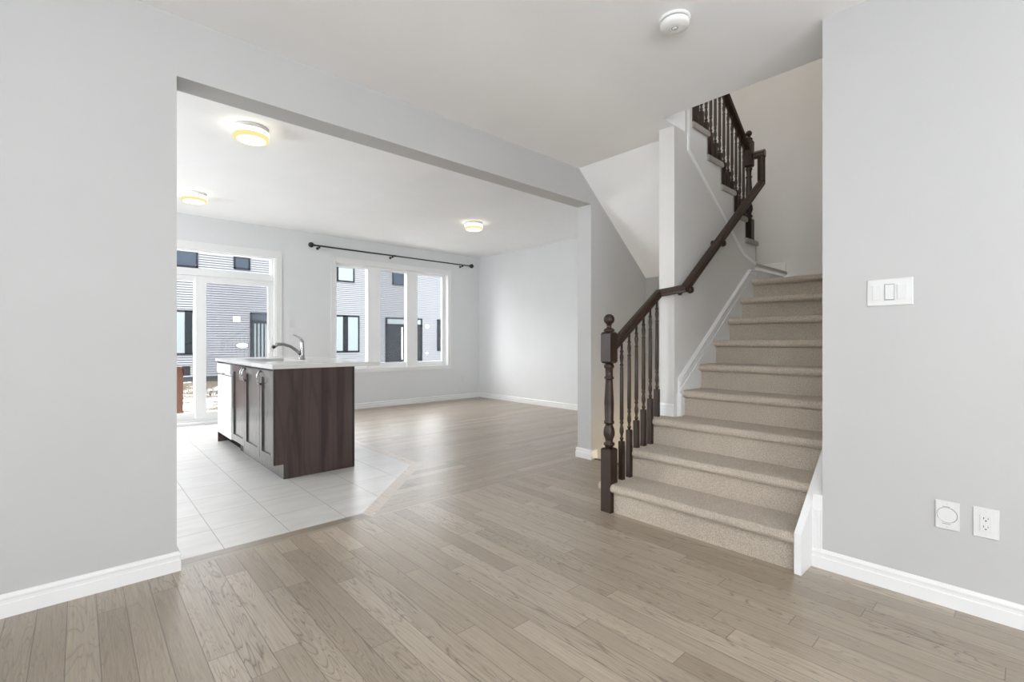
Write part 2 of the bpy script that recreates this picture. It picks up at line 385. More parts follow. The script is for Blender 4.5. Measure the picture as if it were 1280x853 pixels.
# ceilings
ce = MB()
ce.prism([(XW, YS), (3.12, YS), (3.12, YH), (3.44, YH), (3.44, YW+.02), (XW, YW+.02)], 'Z', HF, HF+.3, 0)
ce.prism([(3.44, HF), (4.57, 1.82), (4.57, 1.90), (3.55, HF+.25), (3.44, HF+.25)], 'Y', 1.925, YW+.02, 0)
ce.prism([(XW, YB-.02), (2.60, YB-.02), (2.60, YF+.1), (XW, YF+.1)], 'Z', HB, HB+.2, 1)
ce.prism([(2.60, YB-.02), (XFAR+.05, YB-.02), (XFAR+.05, YF+.1), (2.60, YF+.1)], 'Z', HB, HB+.2, 2)
ce.box(1.6, XE+.15, .55, 3.05, 5.4, 5.5, 0)
struct('ceiling', ce, [M['ceil'], M['ceil_smooth'], M['ceil_tex']])

# wall with the wide opening (left wall, header, pier and its run behind the stairs)
w = MB()
w.box(XW-.15, XO0, YW, YB, 0, HB, 0); w.box(XO0, XO1, YW, YB, ZB, HB, 0)
w.box(XO1, XE+.12, YW, YB, -2.6, 5.4, 0); w.box(1.6, XO1, YW, YB, HB, 5.4, 0)
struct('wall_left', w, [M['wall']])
w = MB(); WX0, WX1, WZ0, WZ1 = 3.05, 5.245, .66, 2.415; DX0, DX1, DZ = .35, 2.177, 2.375
w.box(XW-.15, DX0, YF, YF+.17, 0, HB); w.box(DX0, DX1, YF, YF+.17, DZ, HB); w.box(DX1, WX0, YF, YF+.17, 0, HB)
w.box(WX0, WX1, YF, YF+.17, 0, WZ0); w.box(WX0, WX1, YF, YF+.17, WZ1, HB); w.box(WX1, XFAR+.15, YF, YF+.17, 0, HB)
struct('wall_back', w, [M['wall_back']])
struct('wall_far_right', MB().box(XFAR, XFAR+.15, YB, YF, -.05, HB), [M['wall_back']])
w = MB(); w.box(XW-.15, XW, YB, 4.4, 0, HB); w.box(XW-.15, XW, 6.4, YF, 0, HB); w.box(XW-.15, XW, 4.4, 6.4, 0, .9); w.box(XW-.15, XW, 4.4, 6.4, 2.2, HB)
struct('wall_kitchen', w, [M['wall_back']])
w = MB(); w.box(XR, XR+.125, YS-.15, .585, 0, HF+.3); w.box(XR, XE, .585, .709, 0, 5.4)
struct('wall_right', w, [M['wall']])
w = MB(); w.box(XW-.15, -1.2, YS-.15, YS, 0, HF); w.box(1.4, XR, YS-.15, YS, 0, HF); w.box(-1.2, 1.4, YS-.15, YS, 0, .75); w.box(-1.2, 1.4, YS-.15, YS, 2.35, HF)
struct('wall_front', w, [M['wall']])
w = MB(); w.box(XW-.15, XW, YS, -1.9, 0, HF); w.box(XW-.15, XW, .3, YW, 0, HF); w.box(XW-.15, XW, -1.9, .3, 0, .75); w.box(XW-.15, XW, -1.9, .3, 2.35, HF)
struct('wall_side', w, [M['wall']])
# handrail wall: its top follows the upper flight
def nos(k): return 4.853-.2545*(k-11)
pts = [(3.278, -.05), (4.80, -.05), (4.80, 1.86), (nos(11)-.03, 1.86)]
for k in range(11, 16): pts += [(nos(k)-.03, .19*k-.035), (nos(k+1)-.03, .19*k-.035)]
pts += [(nos(16)-.03, HF+.28), (3.48, HF+.28), (3.48, HF), (3.278, HF)]
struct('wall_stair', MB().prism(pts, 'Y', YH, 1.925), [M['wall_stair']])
w = MB(); w.box(XE, XE+.12, .585, YW, 0, 5.4); w.box(1.5, 1.62, .585, YB, HF+.3, 5.4)
w.box(1.6, 3.12, .7, YH, HF+.3, HF+.31)
struct('wall_stairwell', w, [M['wall_stair']])
w = MB(); w.box(4.57, 4.66, 1.925, YW, -2.6, 1.86); w.box(3.62, 4.66, 1.80, 1.925, -2.6, -.06); w.box(3.54, 3.66, 1.925, YW, -2.6, -.06); w.box(3.5, 4.7, 1.8, YB, -2.7, -2.6)
struct('wall_basement', w, [M['wall']])

# baseboards
def bb_profile(h=.094, t=.016): return [(0, 0), (t, 0), (t, h*.58), (t*.72, h*.63), (t*.72, h*.76), (t*.95, h*.80), (t*.95, h*.88), (t*.45, h), (0, h)]
def baseboard(name, path, side, z=0.0, h=.094):
    # side: +1 when the room lies to the left of the path, -1 to the right
    mb = MB(); mb.sweep([(x, y, z) for x, y in path], [(u*side, q) for u, q in bb_profile(h)], None)
    return struct(name, mb, [M['trim']])
baseboard('baseboard_left', [(XW, YW), (XO0, YW), (XO0, YB)], -1)
baseboard('baseboard_pier', [(XFAR-.016, YB), (XO1, YB), (XO1, YW), (3.70, YW)], -1)
baseboard('baseboard_back', [(2.247, YF), (XFAR, YF), (XFAR, YB)], -1)
baseboard('baseboard_right', [(XR, .752), (XR, YS)], -1)
baseboard('baseboard_column', [(3.278, 1.925), (3.278, YH+.005)], -1, .57)
baseboard('baseboard_landing', [(XE, YW-.02), (XE, 1.83)], -1, 1.90, .10)

# trim on the handrail wall: stair skirt with moulding, and the casing line under the upper flight
def skirt_z(x): return .735+.118+(x-3.325)*.722
t = MB()
t.prism([(3.325, .35), (4.80, 1.42), (4.80, skirt_z(4.66)), (4.64, skirt_z(4.64)), (3.325, skirt_z(3.325))], 'Y', 1.782, YH)
for d0, d1, dep in ((0, -.018, 1.768), (-.030, -.050, 1.772), (-.085, -.100, 1.774)):
    t.prism([(3.325, skirt_z(3.325)+d1), (4.64, skirt_z(4.64)+d1), (4.80, skirt_z(4.64)+d1), (4.80, skirt_z(4.64)+d0), (4.64, skirt_z(4.64)+d0), (3.325, skirt_z(3.325)+d0)], 'Y', dep, 1.785)
t.prism([(3.318, .57), (3.345, .57), (3.345, .74), (3.318, .74)], 'Y', 1.768, YH)
struct('trim_1', t, [M['trim']], 'white moulded skirt climbing the handrail wall')
t = MB(); A = [(3.47, HF+.28), (3.47, 2.605), (4.535, 1.915), (4.80, 1.86)]; B_ = [(3.495, HF+.28), (3.495, 2.618), (4.54, 1.938), (4.80, 1.885)]
t.prism(A+B_[::-1], 'Y', 1.79, YH+.002)
struct('trim_2', t, [M['trim']], 'thin white casing line under the upper flight')
t = MB(); t.prism([(2.745, 0), (2.745, .36), (XE, .36+(XE-2.745)*.722), (XE, 0)], 'Y', .709, .752)
for y0, y1, dp in ((.716, .724, .016), (.724, .732, .011), (.732, .740, .015), (.740, .753, .012)): t.box(XR-dp, XR+.01, y0, y1, .094, .285)
struct('trim_3', t, [M['trim']], 'white moulding between the stair stringer and the wall end')

# ------------------------------------------------------------------ door_1: sliding patio door with transom
d1 = MB(); cz = .014
d1.prism([(DX1-.008, 0), (DX1+.07, 0), (DX1+.07, DZ+.09), (DX0-.07, DZ+.09), (DX0-.07, 0), (DX0+.008, 0), (DX0+.008, DZ-.008), (DX1-.008, DZ-.008)], 'Y', YF-cz, YF+.004)
d1.box(DX1-.03, DX1+.0, YF, YF+.15, 0, DZ); d1.box(DX0, DX0+.03, YF, YF+.15, 0, DZ); d1.box(DX0, DX1, YF, YF+.15, DZ-.012, DZ)
door = struct('door_1', d1, [M['trim']], 'white framed sliding patio door with transom')
p = MB(); yq0, yq1 = YF+.05, YF+.13
p.box(DX0+.03, DX1-.03, yq0, yq1, 2.02, 2.115); p.box(DX0+.03, DX1-.03, YF+.03, yq0, 2.02, 2.07); p.box(DX0+.03, DX1-.03, yq0, yq1, 2.345, 2.364); p.box(DX1-.06, DX1-.03, yq0, yq1, 2.115, 2.345); p.box(DX0+.03, DX0+.06, yq0, yq1, 2.115, 2.345)
struct('transom_frame', p, [M['vinyl']], None, door)
struct('transom_pane', MB().box(DX0+.06, DX1-.06, YF+.09, YF+.094, 2.115, 2.345), [M['glass']], None, door)
def sash(name, x0, x1, z0, z1, y0, y1, sl, sr, st, sb, parent):
    m = MB(); m.box(x0, x0+sl, y0, y1, z0, z1); m.box(x1-sr, x1, y0, y1, z0, z1); m.box(x0+sl, x1-sr, y0, y1, z1-st, z1); m.box(x0+sl, x1-sr, y0, y1, z0, z0+sb)
    o = struct(name, m, [M['vinyl']], None, parent, .003)
    struct('pane', MB().box(x0+sl, x1-sr, (y0+y1)/2-.002, (y0+y1)/2+.002, z0+sb, z1-st), [M['glass']], None, o)
    return o
sash('sliding_panel', 1.17, DX1-.03, .06, 2.02, YF+.055, YF+.09, .125, .075, .085, .10, door)
sash('fixed_panel', DX0+.03, 1.28, .06, 2.02, YF+.10, YF+.13, .075, .125, .065, .10, door)
struct('screen', MB().box(1.29, 2.10, YF+.135, YF+.137, .15, 1.95), [M['screen']], 'grey insect screen', door)
p = MB(); p.box(DX0, DX1, YF+.0, YF+.17, 0, .035); p.box(DX0, DX1, YF+.05, YF+.06, .035, .06); p.box(DX0, DX1, YF+.095, YF+.105, .035, .06)
struct('threshold', p, [M['vinyl']], None, door)
hd = MB(); hd.box(DX1-.085, DX1-.07, YF+.035, YF+.055, .95, 1.15); struct('handle', hd, [M['vinyl']], None, door)

# ------------------------------------------------------------------ window_1: three-light window
w1 = MB()
ox0, ox1, oz0, oz1 = 2.988, 5.313, .605, 2.49
w1.box(ox0, WX0+.008, YF-.016, YF+.004, oz0, oz1); w1.box(WX1-.008, ox1, YF-.016, YF+.004, oz0, oz1); w1.box(WX0, WX1, YF-.016, YF+.004, WZ1-.008, oz1); w1.box(WX0, WX1, YF-.018, YF+.004, oz0, WZ0+.008)
w1.box(ox0, ox1, YF-.021, YF-.014, oz1-.012, oz1); w1.box(ox0, ox0+.012, YF-.021, YF-.014, oz0, oz1); w1.box(ox1-.012, ox1, YF-.021, YF-.014, oz0, oz1); w1.box(ox0, ox1, YF-.021, YF-.014, oz0, oz0+.012)
w1.box(WX0, WX0+.014, YF, YF+.16, WZ0, WZ1); w1.box(WX1-.014, WX1, YF, YF+.16, WZ0, WZ1); w1.box(WX0, WX1, YF, YF+.16, WZ1-.014, WZ1); w1.box(WX0, WX1, YF, YF+.16, WZ0, WZ0+.014)
win = struct('window_1', w1, [M['trim']], 'white three-light window in the far room')
fr = MB(); fr.box(3.64, 3.875, YF+.05, YF+.15, WZ0, WZ1); fr.box(4.385, 4.605, YF+.05, YF+.15, WZ0, WZ1)
struct('mullions', fr, [M['vinyl']], None, win, .003)
for x0, x1, sl, sr in ((WX0+.012, 3.672, .045, .02), (3.846, 4.414, .02, .02), (4.575, WX1-.012, .02, .075)):
    sash('sash', x0, x1, WZ0+.012, WZ1-.012, YF+.07, YF+.115, sl, sr, .05, .085, win)
struct('screen', MB().box(3.866, 4.394, YF+.06, YF+.062, WZ0+.09, WZ1-.06), [M['screen']], 'grey insect screen', win)
# frames for unseen windows, the kitchen one added to brighten the far room
def plain_window(name, ax, plane, a0, a1, z0, z1):
    m = MB()
    for q0, q1, r0, r1 in ((a0, a0+.05, z0, z1), (a1-.05, a1, z0, z1), (a0, a1, z0, z0+.05), (a0, a1, z1-.05, z1), ((a0+a1)/2-.03, (a0+a1)/2+.03, z0, z1)):
        if ax == 'Y': m.box(q0, q1, plane-.15, plane-.09, r0, r1)
        else: m.box(plane-.15, plane-.09, q0, q1, r0, r1)
    struct(name, m, [M['trim']])
plain_window('window_2', 'Y', YS, -1.2, 1.4, .75, 2.35); plain_window('window_3', 'X', XW, -1.9, .3, .75, 2.35); plain_window('added_window_4', 'X', XW, 4.4, 6.4, .9, 2.2)

# ------------------------------------------------------------------ staircase, lower flight
R, RUN, X1 = .19, .2632, 2.57
st = thing('staircase', (2.62, 1.3, 0), 'lower flight of beige carpeted stairs rising from the wood floor', 'stairs')
def step_profile(x0, x1, zt, rise, nose=.040, rr=.027):
    # riser slab set back by 'nose', rolled carpet nosing at x0, tread slab to x1
    zb = zt-rise; xr = x0+nose; pts = [(x1, zt-.062), (xr+.04, zt-.062), (xr+.04, zb), (xr, zb), (xr, zt-2*rr-.004)]
    for k in range(11):
        a = -math.pi/2-math.pi*k/10; pts.append((x0+rr+rr*math.cos(a), zt-rr+rr*math.sin(a)))
    pts.append((x1, zt)); return pts
def add_step(mb, x0, x1, zt, rise, y0, y1):
    mb.prism(step_profile(x0, x1, zt, rise), 'Y', y0, y1, 0, True)
for k in range(1, 10):
    x0 = X1+RUN*(k-1); zt = R*k; m = MB()
    x1 = x0+RUN+.060 if k < 9 else XE
    yl = 1.782 if k > 3 else 1.965
    if k == 1:
        add_step(m, x0, x1, zt, R, .785, 1.865); m.box(2.654, x1, 1.865, 1.946, zt-.062, zt); add_step(m, x0+.004, x1, zt, R, 1.946, yl)
    elif k == 3:
        add_step(m, x0, x1, zt, R, .785, 1.782); add_step(m, x0, 3.277, zt, R, 1.782, yl)
    else: add_step(m, x0, x1, zt, R, .785, yl)
    o = m.build('step', M['carpet'], st)
    for pl in o.data.polygons: pl.use_smooth = False
s = MB(); s.prism([(2.57, 0), (2.57, .2), (2.575, .205), (4.9, .2+2.33*.745), (4.9, 0)], 'Y', .752, .785); s.build('stringer', M['trim'], st, None, .003)['label'] = 'white stringer board'

# ------------------------------------------------------------------ turned wood
def square(mb, cx, cy, hw, z0, z1, ch=.006):
    a = hw-ch
    rings = [(z0, hw), (z1-ch*1.3, hw), (z1, a)]
    v = []; f = []
    for z, q in rings: v += [(cx-q, cy-q, z), (cx+q, cy-q, z), (cx+q, cy+q, z), (cx-q, cy+q, z)]
    for i in range(2):
        for k in range(4): f.append((i*4+k, i*4+(k+1) % 4, i*4+4+(k+1) % 4, i*4+4+k))
    f += [(3, 2, 1, 0), (8, 9, 10, 11)]; mb.add(v, f)
def square2(mb, cx, cy, hw, z0, z1, ch=.008):
    v = []; f = []
    for z, q in ((z0, hw-ch), (z0+ch*1.4, hw), (z1-ch*1.4, hw), (z1, hw-ch)): v += [(cx-q, cy-q, z), (cx+q, cy-q, z), (cx+q, cy+q, z), (cx-q, cy+q, z)]
    for i in range(3):
        for k in range(4): f.append((i*4+k, i*4+(k+1) % 4, i*4+4+(k+1) % 4, i*4+4+k))
    f += [(3, 2, 1, 0), (12, 13, 14, 15)]; mb.add(v, f)
def newel(root, cx, cy, z0, zb, z1, z2, ztop, hw):
    m = MB(); square(m, cx, cy, hw, z0, zb); r = hw*.95; H = z1-zb
    pr = [(r*.72, 0), (r*.72, .012), (r*.98, .020), (r*.98, .034), (r*.66, .042), (r*.72, .060), (r*1.0, .085), (r*1.02, .105), (r*.92, .130), (r*.70, .150), (r*.68, .158), (r*.92, .164), (r*.92, .178), (r*.78, .186),
          (r*.86, .30), (r*.80, H*.62), (r*.66, H-.115), (r*.66, H-.108), (r*.86, H-.102), (r*.86, H-.092), (r*.66, H-.086), (r*.70, H-.035), (r*.90, H-.028), (r*.90, H-.014), (r*.72, H-.008), (r*.72, H)]
    m.lathe(pr, (cx, cy, zb), 'Z', 24); square2(m, cx, cy, hw, z1, z2)
    o = m.build('newel_post', M['stairwood'], root)
    b = MB(); br = (ztop-z2)*.30; c = ztop-z2-br
    b.lathe([(r*.62, 0), (r*.95, .004), (r*1.0, .012), (r*.80, .022), (r*.45, .028), (r*.40, .036)] + [(br*math.sin(a), c-br*math.cos(a)) for a in [math.pi*q/12 for q in range(2, 12)]] + [(.0005, c+br)], (cx, cy, z2), 'Z', 24)
    b.build('finial', M['stairwood'], o)
    return o
def baluster(root, cx, cy, z0, zb, z1, hw=.0165):
    m = MB(); square(m, cx, cy, hw, z0, zb, .003); H = z1-zb; r = hw
    lo = [(r*.55, 0), (r*.55, .008), (r*.80, .013), (r*.80, .022), (r*.5, .027), (r*.52, .040), (r*.86, .062), (r*.80, .085), (r*.55, .108), (r*.52, .116), (r*.80, .121), (r*.80, .130), (r*.58, .135), (r*.82, .150)]
    u = H-.19
    hi = [(r*.70, u), (r*.52, u+.006), (r*.80, u+.012), (r*.80, u+.020), (r*.52, u+.025), (r*.70, u+.05), (r*.84, u+.068), (r*.52, u+.100), (r*.78, u+.105), (r*.78, u+.112), (r*.50, u+.118), (r*.55, H)]
    m.lathe(lo+hi, (cx, cy, zb), 'Z', 14)
    return m.build('baluster', M['stairwood'], root)
RAILP = [(-.028, -.026), (.028, -.026), (.030, -.012), (.026, -.004), (.031, .008), (.026, .022), (.012, .030), (-.012, .030), (-.026, .022), (-.031, .008), (-.026, -.004), (-.030, -.012)]

sr = thing('stair_railing', (2.614, 1.905, 0), 'dark wood balustrade and wall handrail of the lower flight', 'railing', 'dark wood stair railings')
newel(sr, 2.614, 1.905, 0, .420, .985, 1.192, 1.313, .039)
def rail1(x): return 1.098+(x-2.64)*.692
for bx, z0, zt in ((2.735, .19, .451), (2.825, .19, .518), (2.914, .38, .573), (3.004, .38, .640), (3.094, .38, .712), (3.184, .57, .775)):
    baluster(sr, bx, 1.89, z0, zt, rail1(bx)-.020)
C3 = (3.31, 1.735, 1.520)
h1 = MB(); h1.sweep([(2.645, 1.895, rail1(2.645)), (3.20, 1.885, 1.487), C3], RAILP, None, 0)
h1.build('handrail', M['railwood'], sr, None, .002)
h2 = MB(); h2.sweep([(C3[0]-.012, 1.735, C3[2]-.006), (4.775, 1.735, 2.632), (4.775, 1.735, 2.90)], RAILP, (0, 1, 0), 0)
h2.sweep([(4.775, 1.70, 2.905), (4.765, 1.800, 2.905)], [(u*1.15, q*1.15) for u, q in RAILP], None, 0)
h2.build('handrail', M['railwood'], sr, None, .002)
for bx, bz in ((3.35, 1.525), (3.90, 1.945)):
    m = MB(); m.lathe([(.036, 0), (.036, .012), (.022, .018), (.014, .024), (.014, .070), (.024, .074), (.029, .088), (.022, .106), (.0005, .111)], (bx, YH, bz-.012), 'Y', 16)
    m.v = [(x, 2*YH-y, z) for x, y, z in m.v]
    m.build('rail_bracket', M['stairwood'], sr)

# ------------------------------------------------------------------ upper flight
us = thing('staircase', (4.8, 2.3, 1.71), 'upper carpeted flight turning back above the handrail wall', 'stairs')
m = MB()
# step onto the turn platform (faces the lower landing)
pf = step_profile(1.815, YW, 1.90, .19)
m.prism(pf, 'X', 4.80, XE, 0, True)
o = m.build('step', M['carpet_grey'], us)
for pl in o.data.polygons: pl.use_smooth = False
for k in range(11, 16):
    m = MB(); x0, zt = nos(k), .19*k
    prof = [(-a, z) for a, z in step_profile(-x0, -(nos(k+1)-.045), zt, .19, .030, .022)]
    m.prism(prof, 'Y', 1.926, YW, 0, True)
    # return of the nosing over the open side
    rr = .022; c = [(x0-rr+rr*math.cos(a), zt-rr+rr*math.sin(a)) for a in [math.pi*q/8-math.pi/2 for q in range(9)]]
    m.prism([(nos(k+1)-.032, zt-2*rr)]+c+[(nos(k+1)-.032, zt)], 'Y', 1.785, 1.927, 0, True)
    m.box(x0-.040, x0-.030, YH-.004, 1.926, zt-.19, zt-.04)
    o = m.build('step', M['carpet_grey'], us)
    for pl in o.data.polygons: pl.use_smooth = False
ur = thing('stair_railing', (4.75, 1.835, 1.9), 'dark wood balustrade on the upper flight, glimpsed under the ceiling edge', 'railing', 'dark wood stair railings')
newel(ur, 4.75, 1.838, 1.9, 2.300, 2.80, 3.055, 3.150, .036)
def rail2(x): return 2.985+(4.71-x)*.747
for i in range(14):
    bx = 4.655-.0848*i
    k = 11
    while nos(k+1) > bx+.018: k += 1
    if k > 15: break
    z0 = .19*k; zt = z0+.20+.063*((nos(k)-bx)/.0848-.6)
    baluster(ur, bx, 1.850, z0, zt, rail2(bx)-.022)
m = MB(); m.sweep([(4.72, 1.845, rail2(4.72)), (3.42, 1.845, rail2(3.42))], RAILP, None, 0); m.build('handrail', M['railwood'], ur, None, .002)

# basement stair glimpsed behind the railing
bs = thing('staircase', (3.66, 2.4, 0), 'basement stairs going down behind the balustrade', 'stairs')
for k in range(3):
    m = MB(); m.box(3.66+.26*k, 3.66+.26*(k+1), 1.93, YW-.002, -.19*(k+1)-.15, -.19*(k+1)); m.build('step', M['carpet'], bs)
m = MB(); m.prism([(3.645, -.02), (3.68, -.02), (3.688, -.008), (3.68, .006), (3.645, .006)], 'Y', 1.93, YW-.002); m.build('nosing', M['nosing'], bs)

# ------------------------------------------------------------------ kitchen island
IX0, IX1, IY0, IY1, IT = 1.165, 1.842, 4.13, 6.225, .905
def shaker_door(root, y0, y1, hy):
    m = MB(); xf, xb = IX0, IX0+.02; z0, z1 = .128, .888; sw = .062
    m.box(xf, xb, y0, y0+sw, z0, z1); m.box(xf, xb, y1-sw, y1, z0, z1); m.box(xf, xb, y0+sw, y1-sw, z1-sw, z1); m.box(xf, xb, y0+sw, y1-sw, z0, z0+sw)
    m.box(xf+.013, xb, y0+sw, y1-sw, z0+sw, z1-sw)
    o = m.build('door', M['cabdoor'], root, None, .0015)
    h = MB(); zc = .815; pts = []
    for q in range(13):
        a = math.pi*q/12; pts.append((xf-.002-.028*math.sin(a)**.7, hy, zc-.055*math.cos(a)))
    h.tube(pts, .006, 8); hh = h.build('handle', M['nickel'], o)
    for dz in (-.055, .055): MB().lathe([(.010, 0), (.010, .008)], (xf-.008, hy, zc+dz), 'X', 12).build('handle_mount', M['black'], o)
    return o
c1 = thing('cabinet', (1.5, 4.33, 0), 'dark wood single-door island cabinet with the broad grained end panel', 'cabinet', 'island base cabinets')
m = MB(); m.box(IX0+.022, IX1-.02, IY0+.02, 4.537, .12, IT); m.box(IX0+.08, IX1-.02, IY0+.02, 4.537, 0, .12); m.build('body', M['cabdark'], c1)
m = MB(); m.prism([(IX0+.08, 0), (IX1-.022, 0), (IX1-.022, IT), (IX0+.012, IT), (IX0+.012, .122), (IX0+.08, .122)], 'Y', IY0, IY0+.02); m.build('end_panel', M['cab'], c1, None, .001)
MB().box(IX0+.001, IX0+.012, IY0, IY0+.02, .122, IT).build('edge_strip', M['cabdark'], c1, None, .001); MB().box(IX1-.022, IX1, IY0-.003, IY0+.03, 0, IT).build('corner_strip', M['cabdark'], c1, None, .001)
m = MB(); m.box(IX0+.075, IX0+.08, IY0+.001, 4.537, 0, .12); m.build('toe_kick', M['cabdoor'], c1)
shaker_door(c1, IY0+.022, 4.535, 4.505)
m = MB(); m.box(IX1-.02, IX1-.002, IY0+.03, 4.537, 0, IT); m.build('back_panel', M['cab'], c1)
c2 = thing('cabinet', (1.5, 5.03, 0), 'dark wood double-door sink cabinet next to the white dishwasher', 'cabinet', 'island base cabinets')
m = MB(); m.box(IX0+.022, IX0+.04, 4.540, 5.545, .12, IT); m.box(IX1-.04, IX1-.02, 4.540, 5.545, .0, IT); m.box(IX0+.04, IX1-.04, 4.54, 4.558, .12, IT); m.box(IX0+.04, IX1-.04, 5.527, 5.545, .12, IT); m.box(IX0+.04, IX1-.04, 4.558, 5.527, .12, .14); m.box(IX0+.08, IX1-.04, 4.54, 5.545, 0, .12)
m.build('body', M['cabdark'], c2)
m = MB(); m.box(IX0+.075, IX0+.08, 4.538, 5.40, 0, .12); m.build('toe_kick', M['cabdoor'], c2)
shaker_door(c2, 4.543, 5.045, 5.012); shaker_door(c2, 5.049, 5.543, 5.082)
m = MB(); m.box(IX1-.02, IX1-.002, 4.54, 5.545, 0, IT); m.build('back_panel', M['cab'], c2)
dw = thing('dishwasher', (1.5, 5.86, 0), 'white built-in dishwasher at the far end of the island', 'dishwasher')
m = MB(); m.box(IX0+.03, IX1-.03, 5.552, 6.188, .10, .885); m.build('tub', M['white'], dw)
m = MB(); m.box(IX0-.006, IX0+.03, 5.555, 6.185, .115, .765); m.build('door', M['white'], dw, None, .004)
m = MB(); m.prism([(IX0-.006, .772), (IX0+.03, .772), (IX0+.03, .888), (IX0-.012, .888), (IX0-.016, .80)], 'Y', 5.555, 6.185); cp = m.build('control_panel', M['white'], dw, None, .003)
m = MB(); m.box(IX0-.018, IX0-.012, 5.82, 5.90, .778, .788); m.build('latch', M['black'], cp)
MB().box(IX0+.10, IX0+.12, 5.555, 6.185, 0, .10).build('kick_plate', M['gap'], dw)
tag(MB().box(IX0, IX1, 6.19, 6.215, 0, IT).build('end_panel', M['cab'], None, (1.5, 6.2, 0)), 'narrow dark wood end panel beyond the dishwasher', 'panel')
# worktop with a cut-out for the sink
CX0, CX1, CY0, CY1, CZ = 1.148, 2.078, 4.105, 6.255, .942
SX0, SX1, SY0, SY1 = 1.265, 1.650, 4.72, 5.50
m = MB(); m.box(CX0, CX1, CY0, SY0, IT, CZ); m.box(CX0, CX1, SY1, CY1, IT, CZ); m.box(CX0, SX0, SY0, SY1, IT, CZ); m.box(SX1, CX1, SY0, SY1, IT, CZ)
bm = bmesh.new(); v = [bm.verts.new(q) for q in m.v]
for f in m.f: bm.faces.new([v[i] for i in f])
bmesh.ops.remove_doubles(bm, verts=bm.verts, dist=1e-5)
seen = {}
for f in bm.faces: seen.setdefault(tuple(round(q, 4) for q in f.calc_center_median()), []).append(f)
bmesh.ops.delete(bm, geom=[f for l in seen.values() if len(l) > 1 for f in l], context='FACES')
m2 = MB(); bm.verts.index_update(); m2.add([q.co[:] for q in bm.verts], [[q.index for q in f.verts] for f in bm.faces]); bm.free()
tag(m2.build('countertop', M['counter'], None, (1.6, 5.2, IT), .003), 'white stone worktop overhanging the island', 'countertop')
# sink
m = MB(); t_ = .004; zb_, zt_ = .74, IT-.002
m.box(SX0-.012, SX1+.012, SY0-.012, SY0, zb_, zt_); m.box(SX0-.012, SX1+.012, SY1, SY1+.012, zb_, zt_); m.box(SX0-.012, SX0, SY0, SY1, zb_, zt_); m.box(SX1, SX1+.012, SY0, SY1, zb_, zt_); m.box(SX0-.012, SX1+.012, SY0-.012, SY1+.012, zb_-.01, zb_); m.box(SX0, SX1, 5.10, 5.12, zb_, zt_-.03)
si = thing('sink', (1.45, 5.1, .73), 'steel undermount sink set into the island worktop', 'sink')
m.build('bowl', M['steel'], si, None, .002)
m = MB(); m.lathe([(.04, .0), (.04, .004), (.02, .005)], (1.45, 4.9, zb_), 'Z', 16); m.build('drain', M['chrome'], si)
# faucet
FX, FY = 1.718, 5.12
fa = thing('faucet', (FX, FY, CZ), 'chrome pull-out faucet with a lever handle behind the sink', 'faucet')
m = MB(); m.lathe([(.034, 0), (.034, .008), (.027, .014), (.024, .05), (.022, .12), (.020, .17), (.018, .195), (.008, .203), (.0005, .205)], (FX, FY, CZ), 'Z', 20); m.build('body', M['chrome'], fa)
m = MB(); pts = [(FX-.01, FY, CZ+.045), (FX-.06, FY-.01, CZ+.095), (FX-.12, FY-.02, CZ+.135), (FX-.19, FY-.03, CZ+.158), (FX-.25, FY-.04, CZ+.158), (FX-.285, FY-.045, CZ+.135)]
m.tube(pts, .016, 12, 0, [1, 1, .95, .95, 1.15, 1.25]); sp = m.build('spout', M['chrome'], fa)
m = MB(); m.tube([(FX-.283, FY-.045, CZ+.138), (FX-.296, FY-.047, CZ+.122)], .017, 12); m.build('spray_head', M['black'], sp)
m = MB(); m.tube([(FX, FY, CZ+.19), (FX-.012, FY+.005, CZ+.215), (FX-.045, FY+.01, CZ+.240), (FX-.10, FY+.02, CZ+.262)], .011, 10, 0, [1.4, 1.1, .7, .45]); m.build('lever', M['chrome'], fa)

# ------------------------------------------------------------------ curtain rod
cr = thing('curtain_rod', (4.2, YF-.08, 2.615), 'long black curtain rod with ball ends above the far window', 'curtain rod')
RY, RZ = YF-.08, 2.615
m = MB(); m.tube([(2.70, RY, RZ), (4.10, RY, RZ)], .0125, 12); m.tube([(4.06, RY, RZ), (5.72, RY, RZ)], .0105, 12); m.tube([(4.05, RY, RZ), (4.11, RY, RZ)], .0145, 12); m.build('rod', M['black'], cr)
for cx, sg in ((2.66, -1), (5.745, 1)):
    m = MB(); br = .042; m.lathe([(.014, 0), (.018, .008), (.012, .018)]+[(br*math.sin(a), .018+br-br*math.cos(a)) for a in [math.pi*q/12 for q in range(2, 12)]]+[(.0005, .018+2*br)], (0, 0, 0), 'X', 16)
    m.v = [(cx+sg*(x-.05), RY+y, RZ+z) for x, y, z in m.v]; m.build('finial', M['black'], cr)
for bx in (2.775, 4.03, 5.53):
    m = MB(); m.lathe([(.022, 0), (.022, .006), (.008, .010), (.008, .08)], (bx, YF, RZ-.03), 'Y', 12); m.v = [(x, 2*YF-y, z) for x, y, z in m.v]
    m.sweep([(bx, RY, RZ-.038), (bx, RY, RZ+.0)], [(-.012, -.012), (.012, -.012), (.012, .012), (-.012, .012)]); m.build('bracket', M['black'], cr)

